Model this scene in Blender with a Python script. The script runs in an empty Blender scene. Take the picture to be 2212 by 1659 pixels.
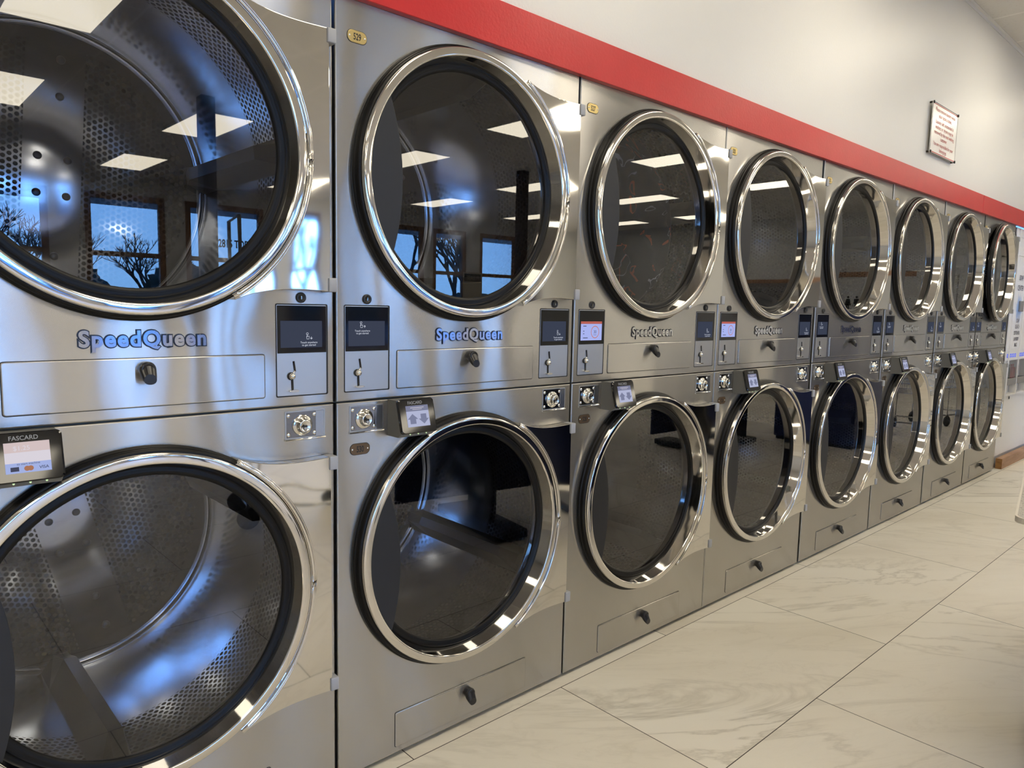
import bpy, bmesh, math, random
from mathutils import Vector, Matrix
random.seed(7)
PI = math.pi
SC = bpy.context.scene
COL = SC.collection

# ------------------------------------------------------------------ scene objects
def obj(name, mesh, parent=None, loc=(0, 0, 0), rot=(0, 0, 0)):
    o = bpy.data.objects.new(name, mesh)
    COL.objects.link(o)
    o.location = loc
    o.rotation_euler = rot
    if parent: o.parent = parent
    return o

def tag(o, label, cat, group=None):
    o['label'] = label; o['category'] = cat
    if group: o['group'] = group
    return o

def thing(name, label, cat, loc=(0, 0, 0), rz=0.0, group=None):
    return tag(obj(name, None, None, loc, (0, 0, rz)), label, cat, group)

def struct(name, mesh, label=None, loc=(0, 0, 0)):
    o = obj(name, mesh, None, loc)
    o['kind'] = 'structure'
    if label: o['label'] = label
    return o

# ------------------------------------------------------------------ mesh builder
class MB:
    def __init__(s):
        s.v = []; s.f = []; s.m = []; s.sm = []
    def add(s, vs, fs, mat=0, smooth=False):
        b = len(s.v); s.v += [tuple(x) for x in vs]
        for f in fs:
            s.f.append(tuple(b + i for i in f)); s.m.append(mat); s.sm.append(smooth)
        return s
    def box(s, x0, x1, y0, y1, z0, z1, mat=0, bev=0.0, seg=1):
        if bev <= 0:
            vs = [(x, y, z) for x in (x0, x1) for y in (y0, y1) for z in (z0, z1)]
            fs = [(0, 1, 3, 2), (4, 6, 7, 5), (0, 4, 5, 1), (2, 3, 7, 6), (0, 2, 6, 4), (1, 5, 7, 3)]
            return s.add(vs, fs, mat)
        bm = bmesh.new()
        bmesh.ops.create_cube(bm, size=1.0)
        for v in bm.verts:
            v.co = Vector(((x0 + x1) / 2 + v.co.x * (x1 - x0), (y0 + y1) / 2 + v.co.y * (y1 - y0), (z0 + z1) / 2 + v.co.z * (z1 - z0)))
        bmesh.ops.bevel(bm, geom=list(bm.edges), offset=bev, segments=seg, affect='EDGES', profile=0.5)
        return s.bm(bm, mat, seg > 1)
    def bm(s, bm, mat=0, smooth=False):
        bm.verts.index_update()
        s.add([v.co.copy() for v in bm.verts], [[v.index for v in f.verts] for f in bm.faces], mat, smooth)
        bm.free(); return s
    def lathe(s, prof, cx=0, cz=0, n=96, mat=0, smooth=True, a0=0.0, a1=2 * PI, cap=False):
        """prof: (radius, y) from outside round to inside, turned about the y axis."""
        full = abs(a1 - a0 - 2 * PI) < 1e-6
        k = n if full else n + 1
        vs = []; fs = []
        for i in range(k):
            a = a0 + (a1 - a0) * i / n
            for r, y in prof: vs.append((cx + r * math.cos(a), y, cz + r * math.sin(a)))
        p = len(prof)
        for i in range(n):
            j = (i + 1) % k
            for q in range(p - 1):
                fs.append((i * p + q, j * p + q, j * p + q + 1, i * p + q + 1))
        s.add(vs, fs, mat, smooth)
        if cap:
            s.add([vs[i * p + p - 1] for i in range(k)], [tuple(range(k))], mat)
        return s
    def prism(s, poly, yb, yf, mat=0, bev=0.0, back=False, smooth=False):
        """poly (x, z) seen from the front (the -y side), pulled from yb to the front yf, with a chamfered front edge."""
        n = len(poly); vs = []; fs = []
        ar = sum(poly[i][0] * poly[(i + 1) % n][1] - poly[(i + 1) % n][0] * poly[i][1] for i in range(n))
        if ar < 0: poly = list(reversed(poly))
        rings = [(0.0, yb)]
        if bev > 0: rings += [(0.0, yf + bev), (bev * .3, yf + bev * .3), (bev, yf)]
        else: rings += [(0.0, yf)]
        for ins, y in rings:
            for i in range(n):
                x, z = poly[i]
                if ins:
                    x0, z0 = poly[i - 1]; x1, z1 = poly[(i + 1) % n]
                    e0 = Vector((x - x0, z - z0)).normalized(); e1 = Vector((x1 - x, z1 - z)).normalized()
                    nn = Vector((-e0.y - e1.y, e0.x + e1.x)); l = nn.length
                    nn = nn / l if l > 1e-6 else Vector((-e0.y, e0.x))
                    c = max(.35, nn.dot(Vector((-e0.y, e0.x))))
                    x += nn.x * ins / c; z += nn.y * ins / c
                vs.append((x, y, z))
        for r in range(len(rings) - 1):
            for i in range(n):
                j = (i + 1) % n
                fs.append((r * n + i, r * n + j, (r + 1) * n + j, (r + 1) * n + i))
        L = (len(rings) - 1) * n
        fs.append(tuple(L + i for i in range(n)))
        if back: fs.append(tuple(reversed(range(n))))
        return s.add(vs, fs, mat, smooth)
    def tube(s, pts, r, n=8, mat=0, cap=True):
        pts = [Vector(p) for p in pts]; vs = []; fs = []
        rr = r if isinstance(r, (list, tuple)) else [r] * len(pts)
        up = Vector((0, 0, 1))
        for i, p in enumerate(pts):
            d = (pts[min(i + 1, len(pts) - 1)] - pts[max(i - 1, 0)]).normalized()
            a = d.cross(up)
            if a.length < 1e-3: a = d.cross(Vector((1, 0, 0)))
            a.normalize(); b = d.cross(a)
            for q in range(n):
                t = 2 * PI * q / n
                vs.append(p + (a * math.cos(t) + b * math.sin(t)) * rr[i])
        for i in range(len(pts) - 1):
            for q in range(n):
                w = (q + 1) % n
                fs.append((i * n + q, i * n + w, (i + 1) * n + w, (i + 1) * n + q))
        if cap:
            fs.append(tuple(range(n))); fs.append(tuple((len(pts) - 1) * n + q for q in reversed(range(n))))
        return s.add(vs, fs, mat, True)
    def ball(s, c, r, mat=0, n=16, sy=1.0):
        prof = [(r * math.sin(PI * i / n), c[1] - sy * r * math.cos(PI * i / n)) for i in range(n + 1)]
        return s.lathe([(max(a, 1e-5), b) for a, b in prof], c[0], c[2], 20, mat)
    def text(s, body, cx, z, size, y, mat=0, off=0.0, sx=1.0, align='CENTER', depth=0.0, mirror=False, space=1.0):
        vs, fs = text_mesh(body, off, align, space)
        k = -1 if mirror else 1
        P = [(cx + k * a * size * sx, y, z + b * size) for a, b in vs]
        s.add(P, fs, mat)
        if depth > 0:
            cnt = {}
            for f in fs:
                for i in range(len(f)):
                    e = (f[i], f[(i + 1) % len(f)]); cnt[e] = 1
            vv = []; ff = []
            for (a, b) in cnt:
                if (b, a) in cnt: continue
                q = len(vv)
                vv += [P[a], P[b], (P[b][0], y + depth, P[b][2]), (P[a][0], y + depth, P[a][2])]
                ff.append((q, q + 1, q + 2, q + 3))
            s.add(vv, ff, mat)
        return s
    def mesh(s, name, mats):
        me = bpy.data.meshes.new(name)
        me.from_pydata(s.v, [], s.f)
        for m in mats: me.materials.append(m)
        me.polygons.foreach_set('material_index', s.m)
        me.polygons.foreach_set('use_smooth', s.sm)
        me.update()
        return me
    def fixed(s, name, mats):
        """same, with outward normals"""
        me = s.mesh(name, mats)
        bm = bmesh.new(); bm.from_mesh(me)
        bmesh.ops.recalc_face_normals(bm, faces=list(bm.faces))
        bm.to_mesh(me); bm.free()
        return me

_TX = {}
def text_mesh(body, off, align, space):
    key = (body, off, align, space)
    if key in _TX: return _TX[key]
    cu = bpy.data.curves.new('lettering', 'FONT')
    cu.body = body; cu.size = 1.0; cu.offset = off; cu.align_x = align; cu.space_character = space
    cu.resolution_u = 4
    o = bpy.data.objects.new('lettering', cu); COL.objects.link(o)
    dg = bpy.context.evaluated_depsgraph_get(); dg.update()
    me = o.evaluated_get(dg).to_mesh()
    vs = [(v.co.x, v.co.y) for v in me.vertices]; fs = [tuple(p.vertices) for p in me.polygons]
    o.evaluated_get(dg).to_mesh_clear()
    bpy.data.objects.remove(o); bpy.data.curves.remove(cu)
    _TX[key] = (vs, fs)
    return _TX[key]

def rrect(x0, x1, z0, z1, r, n=5):
    out = []
    for cx, cz, a in ((x1 - r, z1 - r, 0), (x0 + r, z1 - r, 90), (x0 + r, z0 + r, 180), (x1 - r, z0 + r, 270)):
        for i in range(n + 1):
            t = math.radians(a + 90 * i / n)
            out.append((cx + r * math.cos(t), cz + r * math.sin(t)))
    return out

# ------------------------------------------------------------------ materials
class N:
    def __init__(s, name):
        s.m = bpy.data.materials.new(name); s.m.use_nodes = True
        s.t = s.m.node_tree; s.t.nodes.clear()
        s.out = s.new('ShaderNodeOutputMaterial')
    def new(s, k, **kw):
        n = s.t.nodes.new(k)
        for a, b in kw.items(): setattr(n, a, b)
        return n
    def link(s, a, b): s.t.links.new(a, b)
    def set(s, sock, v):
        if hasattr(v, 'links') or isinstance(v, bpy.types.NodeSocket): s.link(v, sock)
        else: sock.default_value = v
    def math(s, op, a, b=None, c=None, clamp=False):
        n = s.new('ShaderNodeMath', operation=op, use_clamp=clamp)
        for i, x in enumerate((a, b, c)):
            if x is not None: s.set(n.inputs[i], x)
        return n.outputs[0]
    def coord(s, kind='Object'): return s.new('ShaderNodeTexCoord').outputs[kind]
    def mapping(s, vec, loc=(0, 0, 0), scale=(1, 1, 1), rot=(0, 0, 0)):
        n = s.new('ShaderNodeMapping'); s.link(vec, n.inputs[0])
        n.inputs[1].default_value = loc; n.inputs[2].default_value = rot; n.inputs[3].default_value = scale
        return n.outputs[0]
    def noise(s, vec, scale, detail=3, rough=.5, dist=0.0):
        n = s.new('ShaderNodeTexNoise'); s.link(vec, n.inputs['Vector'])
        n.inputs['Scale'].default_value = scale; n.inputs['Detail'].default_value = detail
        n.inputs['Roughness'].default_value = rough; n.inputs['Distortion'].default_value = dist
        return n.outputs['Fac']
    def ramp(s, fac, stops):
        n = s.new('ShaderNodeValToRGB'); s.link(fac, n.inputs[0])
        e = n.color_ramp.elements
        while len(e) < len(stops): e.new(.5)
        for i, (p, c) in enumerate(stops):
            e[i].position = p; e[i].color = c if len(c) == 4 else (*c, 1)
        return n.outputs[0]
    def mix(s, fac, a, b, blend='MIX'):
        n = s.new('ShaderNodeMix', data_type='RGBA', blend_type=blend)
        s.set(n.inputs[0], fac); s.set(n.inputs[6], a); s.set(n.inputs[7], b)
        return n.outputs[2]
    def bsdf(s, color, rough=.5, metal=0.0, **kw):
        n = s.new('ShaderNodeBsdfPrincipled')
        s.set(n.inputs['Base Color'], color); s.set(n.inputs['Roughness'], rough); s.set(n.inputs['Metallic'], metal)
        for k, v in kw.items(): s.set(n.inputs[k.replace('_', ' ')], v)
        s.link(n.outputs[0], s.out.inputs[0])
        return n

def C(*c): return (c[0], c[1], c[2], 1.0)
def plain(name, color, rough=.5, metal=0.0, **kw):
    n = N(name); n.bsdf(C(*color), rough, metal, **kw); return n.m
def glow(name, color, strength):
    n = N(name); e = n.new('ShaderNodeEmission'); e.inputs[0].default_value = C(*color); e.inputs[1].default_value = strength
    n.link(e.outputs[0], n.out.inputs[0]); return n.m

def brushed(name, base, rough, aniso, wav=.006):
    """sheet steel brushed along x: reflections smear up and down"""
    n = N(name)
    co = n.coord('Object')
    grain = n.noise(n.mapping(co, scale=(3, 1, 420)), 1.0, 2, .6)
    blot = n.noise(co, 3.2, 4, .6)
    smear = n.noise(n.mapping(co, scale=(14, 4, 1.2)), 1.0, 3, .55)
    col = n.mix(n.math('MULTIPLY', n.math('SUBTRACT', blot, .42, clamp=True), .55), C(*base), C(base[0] * .82, base[1] * .80, base[2] * .77))
    r = n.math('ADD', n.math('MULTIPLY', grain, .006), n.math('ADD', rough - .015, n.math('MULTIPLY', smear, .03)))
    tv = n.new('ShaderNodeCombineXYZ'); tv.inputs[0].default_value = 1.0
    g = n.new('ShaderNodeBsdfAnisotropic')
    n.link(col, g.inputs['Color']); n.link(r, g.inputs['Roughness']); g.inputs['Anisotropy'].default_value = aniso
    n.link(tv.outputs[0], g.inputs['Tangent'])
    d = n.new('ShaderNodeBsdfDiffuse'); n.link(col, d.inputs['Color'])
    x = n.new('ShaderNodeMixShader'); x.inputs[0].default_value = .12
    n.link(g.outputs[0], x.inputs[1]); n.link(d.outputs[0], x.inputs[2]); n.link(x.outputs[0], n.out.inputs[0])
    bp = n.new('ShaderNodeBump'); bp.inputs['Strength'].default_value = 1.0; bp.inputs['Distance'].default_value = wav
    n.link(n.noise(co, 2.6, 1, .4), bp.inputs['Height']); n.link(bp.outputs[0], g.inputs['Normal'])
    return n.m

M = {}
M['steel'] = brushed('brushed_steel', (.51, .50, .49), .150, .84)
M['steel_low'] = brushed('brushed_steel_lower', (.49, .47, .44), .17, .80)
M['steel_edge'] = plain('steel_side', (.45, .44, .42), .35, 1.0)
M['plate_steel'] = plain('satin_plate', (.50, .495, .485), .38, 1.0)
def chrome():
    n = N('polished_chrome'); co = n.coord('Object')
    b = n.bsdf(C(.72, .70, .67), n.math('ADD', .035, n.math('MULTIPLY', n.noise(co, 9, 3, .6), .05)), 1.0)
    bp = n.new('ShaderNodeBump'); bp.inputs['Strength'].default_value = .05; bp.inputs['Distance'].default_value = .02
    n.link(n.noise(co, 7, 2, .5), bp.inputs['Height']); n.link(bp.outputs[0], b.inputs['Normal'])
    return n.m
M['chrome'] = chrome()
def mirror_plate():
    n = N('mirror_polished_plate'); co = n.coord('Object')
    b = n.bsdf(C(.66, .645, .61), .045, 1.0)
    bp = n.new('ShaderNodeBump'); bp.inputs['Strength'].default_value = .04; bp.inputs['Distance'].default_value = .05
    n.link(n.noise(co, 5, 1, .4), bp.inputs['Height']); n.link(bp.outputs[0], b.inputs['Normal'])
    return n.m
M['mirror'] = mirror_plate()
M['rubber'] = plain('black_rubber', (.003, .003, .0035), .4, Specular_IOR_Level=.25)
M['black'] = plain('black_plastic', (.012, .012, .014), .28)
M['matte_black'] = plain('matte_black', (.01, .01, .011), .6)
M['handle'] = plain('charcoal_plastic', (.008, .009, .012), .5)
M['grey_plastic'] = plain('grey_plastic', (.36, .37, .40), .45)
M['reader_grey'] = plain('reader_grey', (.16, .16, .155), .5)
M['display'] = plain('black_glass', (.006, .006, .007), .06)
M['ink_dark'] = plain('dark_ink', (.02, .016, .01), .5)
M['brass'] = plain('brass_plate', (.72, .56, .24), .30, 1.0)
M['bronze'] = plain('bronze_plate', (.20, .13, .075), .38, 1.0)
M['nickel'] = plain('nickel', (.70, .69, .66), .12, 1.0)
M['zinc'] = plain('zinc_plate', (.42, .45, .50), .2, 1.0)
M['logo_navy'] = plain('navy_outline', (.006, .008, .022), .3)
M['logo_chrome'] = plain('logo_chrome', (.80, .81, .84), .08, 1.0)
M['screen_dim'] = glow('screen_dim', (.50, .60, .95), .085)
M['screen_dim_text'] = glow('screen_dim_text', (.8, .85, 1), .75)
M['screen_lit'] = glow('screen_lit', (.46, .53, 1.0), .85)
M['screen_red'] = glow('screen_red', (.85, .22, .17), .55)
M['screen_ink'] = glow('screen_ink', (.12, .13, .22), .5)
M['screen_ring'] = glow('screen_ring', (.9, .33, .24), .6)
M['screen_pale'] = glow('screen_pale', (.62, .66, .92), .7)
M['screen_head'] = glow('screen_head', (.40, .42, .62), .5)
M['screen_arrow'] = glow('screen_arrow', (.36, .39, .60), .55)
M['screen_white'] = glow('screen_white', (.92, .86, .95), .75)
M['screen_pink'] = glow('screen_pink', (.86, .70, .70), .75)
M['screen_blue'] = glow('screen_blue', (.48, .58, 1.0), .75)
M['screen_orange'] = glow('screen_orange', (.8, .35, .2), .5)
M['led_green'] = glow('led_green', (.75, 1, .55), .9)
M['reader_text'] = glow('reader_text', (.6, .6, .6), .45)

def glass(name, tint, ior):
    n = N(name)
    t = n.new('ShaderNodeBsdfTransparent'); t.inputs[0].default_value = C(*tint)
    g = n.new('ShaderNodeBsdfGlossy'); g.inputs['Roughness'].default_value = 0.0; g.inputs[0].default_value = C(1, 1, 1)
    f = n.new('ShaderNodeFresnel'); f.inputs[0].default_value = ior
    x = n.new('ShaderNodeMixShader')
    n.link(f.outputs[0], x.inputs[0]); n.link(t.outputs[0], x.inputs[1]); n.link(g.outputs[0], x.inputs[2])
    n.link(x.outputs[0], n.out.inputs[0])
    return n.m
M['door_glass'] = glass('door_glass', (.58, .60, .65), 1.70)
M['pane'] = glass('window_pane', (.93, .95, .95), 1.45)
M['acrylic'] = glass('clear_acrylic', (.93, .90, .88), 1.45)

def hexmask(n, u, v, pitch, rad):
    """1 inside round holes of a staggered grid"""
    def cell(du, dv):
        a = n.math('SUBTRACT', n.math('FRACT', n.math('ADD', n.math('DIVIDE', u, pitch), du)), .5)
        b = n.math('MULTIPLY', n.math('SUBTRACT', n.math('FRACT', n.math('ADD', n.math('DIVIDE', v, pitch * 1.732), dv)), .5), 1.732)
        return n.math('SQRT', n.math('ADD', n.math('MULTIPLY', a, a), n.math('MULTIPLY', b, b)))
    d = n.math('MINIMUM', cell(0, 0), cell(.5, .5))
    return n.math('LESS_THAN', d, rad / pitch)
def drum_mat(kind):
    n = N('perforated_' + kind)
    co = n.coord('Object'); sp = n.new('ShaderNodeSeparateXYZ'); n.link(co, sp.inputs[0])
    X, Y, Z = sp.outputs
    R = n.math('SQRT', n.math('ADD', n.math('MULTIPLY', X, X), n.math('MULTIPLY', Z, Z)))
    if kind == 'drum_back':
        h = hexmask(n, Z, X, .0165, .0058)
        zone = n.math('MULTIPLY', n.math('LESS_THAN', R, .362), n.math('GREATER_THAN', n.math('ABSOLUTE', X), .072))
    else:
        th = n.math('MULTIPLY', n.math('ARCTAN2', Z, X), .41)
        h = hexmask(n, th, Y, .0165, .0058)
        zone = n.math('MULTIPLY', n.math('LESS_THAN', Y, .34), n.math('GREATER_THAN', Y, .09))
    k = n.math('MULTIPLY', h, zone)
    scr = n.noise(n.mapping(co, scale=(9, 5, 30)), 1.0, 4, .65)
    col = n.mix(n.math('MULTIPLY', n.math('SUBTRACT', scr, .5, clamp=True), 1.2), C(.74, .75, .76), C(.48, .47, .46))
    b = n.bsdf(n.mix(k, col, C(.004, .004, .005)), n.math('ADD', .13, n.math('MULTIPLY', k, .7)), n.math('SUBTRACT', 1.0, k))
    return n.m
M['drum_side'] = drum_mat('drum_side'); M['drum_back'] = drum_mat('drum_back')
M['paddle'] = plain('paddle_steel', (.13, .13, .13), .33, 1.0)
M['bulkhead'] = plain('bulkhead_grey', (.05, .05, .055), .5)

def paint(name, base, rough=.55, blot=.05, sc=1.3):
    n = N(name); co = n.coord('Object')
    f = n.noise(co, sc, 4, .6)
    n_ = n.mix(f, C(*[c * (1 - blot) for c in base]), C(*[min(1, c * (1 + blot)) for c in base]))
    b = n.bsdf(n_, rough)
    bp = n.new('ShaderNodeBump'); bp.inputs['Strength'].default_value = .06; bp.inputs['Distance'].default_value = .01
    n.link(n.noise(co, 90, 3, .6), bp.inputs['Height']); n.link(bp.outputs[0], b.inputs['Normal'])
    return n.m
M['wall'] = paint('wall_paint', (.68, .675, .66), .42, .03)
M['wall_end'] = paint('wall_paint_end', (.60, .61, .61), .5, .03)
M['red'] = paint('red_paint', (.52, .016, .020), .33, .12, 9)
M['white_panel'] = paint('white_enamel', (.80, .80, .82), .3, .02)
M['white_trim'] = plain('white_trim', (.72, .72, .72), .4)

def floor_mat():
    n = N('marble_tile'); co = n.coord('Object')
    br = n.new('ShaderNodeTexBrick'); br.offset = .5; br.offset_frequency = 2; br.squash = 1.0
    n.link(n.mapping(co, loc=(-2.314, .651, 0)), br.inputs['Vector'])
    br.inputs['Color1'].default_value = C(0, 0, 0); br.inputs['Color2'].default_value = C(1, 1, 1); br.inputs['Mortar'].default_value = C(.5, .5, .5)
    for k, v in (('Scale', 1.0), ('Mortar Size', .0016), ('Mortar Smooth', .1), ('Bias', 0.0), ('Brick Width', 1.216), ('Row Height', .61)): br.inputs[k].default_value = v
    sh = n.new('ShaderNodeVectorMath', operation='SCALE'); n.link(br.outputs['Color'], sh.inputs[0]); sh.inputs['Scale'].default_value = 37.0
    ad = n.new('ShaderNodeVectorMath', operation='ADD'); n.link(co, ad.inputs[0]); n.link(sh.outputs[0], ad.inputs[1])
    p = n.mapping(ad.outputs[0], rot=(0, 0, .62))
    p = n.mapping(p, scale=(.55, 1.9, 1))
    v1 = n.noise(p, 1.15, 7, .58, 1.1)
    v2 = n.noise(p, 2.6, 8, .62, 1.8)
    cloud = n.noise(p, .8, 4, .55, .4)
    def vein(f, w): return n.math('SUBTRACT', 1.0, n.math('MULTIPLY', n.math('ABSOLUTE', n.math('SUBTRACT', f, .5)), w), clamp=True)
    gate = n.math('MULTIPLY', n.math('SUBTRACT', cloud, .40, clamp=True), 4.0, clamp=True)
    a = n.math('MULTIPLY', n.math('POWER', vein(v1, 34), 1.6), gate)
    b = n.math('MULTIPLY', n.math('POWER', vein(v2, 26), 2.2), n.math('MULTIPLY', n.math('SUBTRACT', .62, cloud, clamp=True), 2.2, clamp=True))
    base = n.ramp(cloud, [(.32, (.70, .65, .55)), (.50, (.80, .755, .66)), (.68, (.84, .805, .72))])
    c = n.mix(n.math('MULTIPLY', a, .42), base, C(.30, .26, .19))
    c = n.mix(n.math('MULTIPLY', b, .30), c, C(.36, .31, .23))
    c = n.mix(br.outputs['Fac'], c, C(.055, .045, .035))
    bs = n.bsdf(c, n.math('ADD', .36, n.math('MULTIPLY', n.noise(co, 5, 3), .12)), 0.0)
    bs.inputs['Specular IOR Level'].default_value = .35
    return n.m
M['floor'] = floor_mat()

def ceiling_mat():
    n = N('ceiling_tile'); co = n.coord('Object')
    sp = n.new('ShaderNodeSeparateXYZ'); n.link(co, sp.inputs[0])
    def lines(c, off, pitch, w):
        f = n.math('FRACT', n.math('DIVIDE', n.math('ADD', c, off), pitch))
        return n.math('LESS_THAN', n.math('ABSOLUTE', n.math('SUBTRACT', f, .5)), w / pitch)
    k = n.math('MAXIMUM', lines(sp.outputs[0], -5.87 + .3, .60, .012), lines(sp.outputs[1], .69, 1.36, .012))
    sp1 = n.noise(co, 60, 3, .7)
    tile = n.mix(n.math('GREATER_THAN', sp1, .62), C(.64, .63, .61), C(.58, .57, .55))
    b = n.bsdf(n.mix(k, tile, C(.74, .73, .71)), .8)
    return n.m
M['ceiling'] = ceiling_mat()

def wood(name, a, b, scale=(2, 30, 30), rough=.5):
    n = N(name); co = n.coord('Object')
    f = n.noise(n.mapping(co, scale=scale), 1.0, 5, .6, .6)
    n.bsdf(n.ramp(f, [(.3, a), (.7, b)]), rough); return n.m
M['kerb'] = wood('raw_timber', (.26, .13, .065), (.46, .27, .16), (3, 26, 26))
M['kerb_end'] = wood('timber_end', (.20, .09, .02), (.34, .17, .05), (20, 20, 60))
M['frame_wood'] = wood('stained_wood', (.16, .09, .05), (.28, .165, .095), (20, 20, 2))
M['post'] = wood('dark_post', (.025, .016, .012), (.06, .04, .03), (20, 20, 2))
M['lamp'] = glow('lamp_diffuser', (1.0, .90, .71), 10.2)
M['lamp_frame'] = plain('lamp_frame', (.75, .75, .73), .4)
def speckle():
    n = N('speckled_laminate'); co = n.coord('Object')
    v = n.noise(co, 160, 2, .9); w = n.noise(n.mapping(co, loc=(3, 5, 1)), 230, 1, .8)
    c = n.mix(n.math('GREATER_THAN', v, .60), C(.36, .34, .30), C(.05, .045, .04))
    c = n.mix(n.math('GREATER_THAN', w, .64), c, C(.62, .60, .55))
    n.bsdf(c, .4); return n.m
M['speckle'] = speckle()
M['edge_band'] = plain('pale_edge_band', (.60, .57, .51), .4)
M['navy'] = plain('navy_enamel', (.010, .018, .075), .4)
M['red_ink'] = plain('red_ink', (.45, .035, .035), .5)
M['navy_ink'] = plain('navy_ink', (.02, .022, .08), .5)
M['led_blue'] = glow('led_blue', (.02, .10, 1.0), 1.0)
M['slot_grey'] = plain('slot_grey', (.20, .20, .205), .4)
M['wire'] = plain('wire_chrome', (.62, .62, .62), .2, 1.0)
M['tyre'] = plain('grey_tyre', (.03, .03, .03), .6)
M['bottle_red'] = plain('red_bottle', (.50, .045, .04), .3)
M['bottle_dark'] = plain('dark_bottle', (.02, .022, .03), .3)
M['asphalt'] = paint('asphalt', (.11, .105, .10), .9, .1, .4)
M['bark'] = plain('bark', (.035, .026, .02), .9)
M['evergreen'] = paint('evergreen', (.022, .03, .018), .9, .4, 6)
def poster_mat():
    n = N('poster_print'); co = n.coord('Object')
    sp = n.new('ShaderNodeSeparateXYZ'); n.link(co, sp.inputs[0])
    f = n.noise(n.mapping(co, scale=(16, 1, 5), rot=(0, .35, 0)), 1.0, 5, .65, 1.2)
    dz = n.math('ABSOLUTE', n.math('DIVIDE', n.math('SUBTRACT', sp.outputs[2], 1.37), .17))
    dx = n.math('ABSOLUTE', n.math('DIVIDE', n.math('SUBTRACT', sp.outputs[0], 7.36), .10))
    m = n.math('MULTIPLY', n.math('SUBTRACT', 1.0, dz, clamp=True), n.math('SUBTRACT', 1.0, n.math('MULTIPLY', dx, .7), clamp=True))
    k = n.math('MULTIPLY', n.math('SUBTRACT', n.math('ADD', f, n.math('MULTIPLY', m, .55)), .62, clamp=True), 4.0, clamp=True)
    c = n.mix(k, C(.80, .81, .86), n.mix(n.noise(co, 40, 3), C(.10, .22, .62), C(.35, .55, .85)))
    n.bsdf(c, .35); return n.m
M['poster'] = poster_mat()
def blanket_mat():
    n = N('printed_black_fleece'); co = n.coord('Object')
    w = n.noise(co, 5.5, 2, .5, 1.5); g = n.noise(n.mapping(co, loc=(4, 2, 7)), 7.0, 2, .5, 1.5)
    o = n.math('LESS_THAN', n.math('ABSOLUTE', n.math('SUBTRACT', w, .60)), .012)
    p = n.math('LESS_THAN', n.math('ABSOLUTE', n.math('SUBTRACT', g, .60)), .009)
    c = n.mix(o, C(.006, .006, .008), C(.50, .10, .03)); c = n.mix(p, c, C(.35, .37, .40))
    n.bsdf(c, .9); return n.m
M['blanket'] = blanket_mat()

# ------------------------------------------------------------------ stack dryers
W = .872; ZM = 1.04
CX = .4207; CZ = {'u': ZM + .585, 'l': ZM - .435}
HX = .862                                   # door hinge line

def panel_mesh(name, z0, z1, cz, mat):
    """front sheet with a round door opening and a rolled edge"""
    cx = CX; R = .352; b = MB(); N_ = 128
    ang = [2 * PI * i / N_ for i in range(N_)]
    for X_ in (0, W):
        for Z_ in (z0, z1): ang.append(math.atan2(Z_ - cz, X_ - cx) % (2 * PI))
    ang = sorted(set(round(a, 6) for a in ang)); n = len(ang)
    def rect(a, ins):
        c, s_ = math.cos(a), math.sin(a); t = 1e9
        if c > 1e-9: t = min(t, (W - cx) / c)
        if c < -1e-9: t = min(t, -cx / c)
        if s_ > 1e-9: t = min(t, (z1 - cz) / s_)
        if s_ < -1e-9: t = min(t, (z0 - cz) / s_)
        x, z = cx + c * t, cz + s_ * t
        return (min(max(x, ins), W - ins), min(max(z, z0 + ins), z1 - ins))
    rings = []
    rings.append([(cx + (R) * math.cos(a), .03, cz + R * math.sin(a)) for a in ang])
    rings.append([(cx + R * math.cos(a), .0, cz + R * math.sin(a)) for a in ang])
    rings.append([(lambda q: (q[0], 0.0, q[1]))(rect(a, .0035)) for a in ang])
    rings.append([(lambda q: (q[0], .0010, q[1]))(rect(a, .0012)) for a in ang])
    rings.append([(lambda q: (q[0], .0035, q[1]))(rect(a, 0)) for a in ang])
    rings.append([(lambda q: (q[0], .03, q[1]))(rect(a, 0)) for a in ang])
    vs = [p for r in rings for p in r]; 
    for k in range(len(rings) - 1):
        fs = [(k * n + i, (k + 1) * n + i, (k + 1) * n + (i + 1) % n, k * n + (i + 1) % n) for i in range(n)]
        if k == 0: b0 = len(b.v)
        b.add(vs, fs, 0 if k == 1 else 1, False) if k != 1 else b.add(vs, fs, 0, False)
    return b.mesh(name, [mat, M['steel_edge']])
ME = {}
ME['pu'] = panel_mesh('upper_panel', ZM + .0015, 2.057, CZ['u'], M['steel'])
ME['pl'] = panel_mesh('lower_panel', .014, ZM - .0015, CZ['l'], M['steel_low'])

b = MB()                                     # carcass: sides, back, top, plinth
b.box(0, .004, .03, .98, .014, 2.055); b.box(W - .004, W, .03, .98, .014, 2.055); b.box(0, W, .976, .98, .014, 2.055)
b.box(0, W, .03, .98, 2.051, 2.055); b.box(.004, W - .004, .03, .976, 1.036, 1.044, 0); b.box(.01, W - .01, .03, .97, 0, .03, 1)
for k in ('u', 'l'):
    b.lathe([(.335, .05), (.335, .056), (.47, .056), (.47, .05), (.335, .05)], CX, CZ[k], 64, 1, False)
ME['body'] = b.mesh('carcass', [M['steel_edge'], M['bulkhead']])

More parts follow.
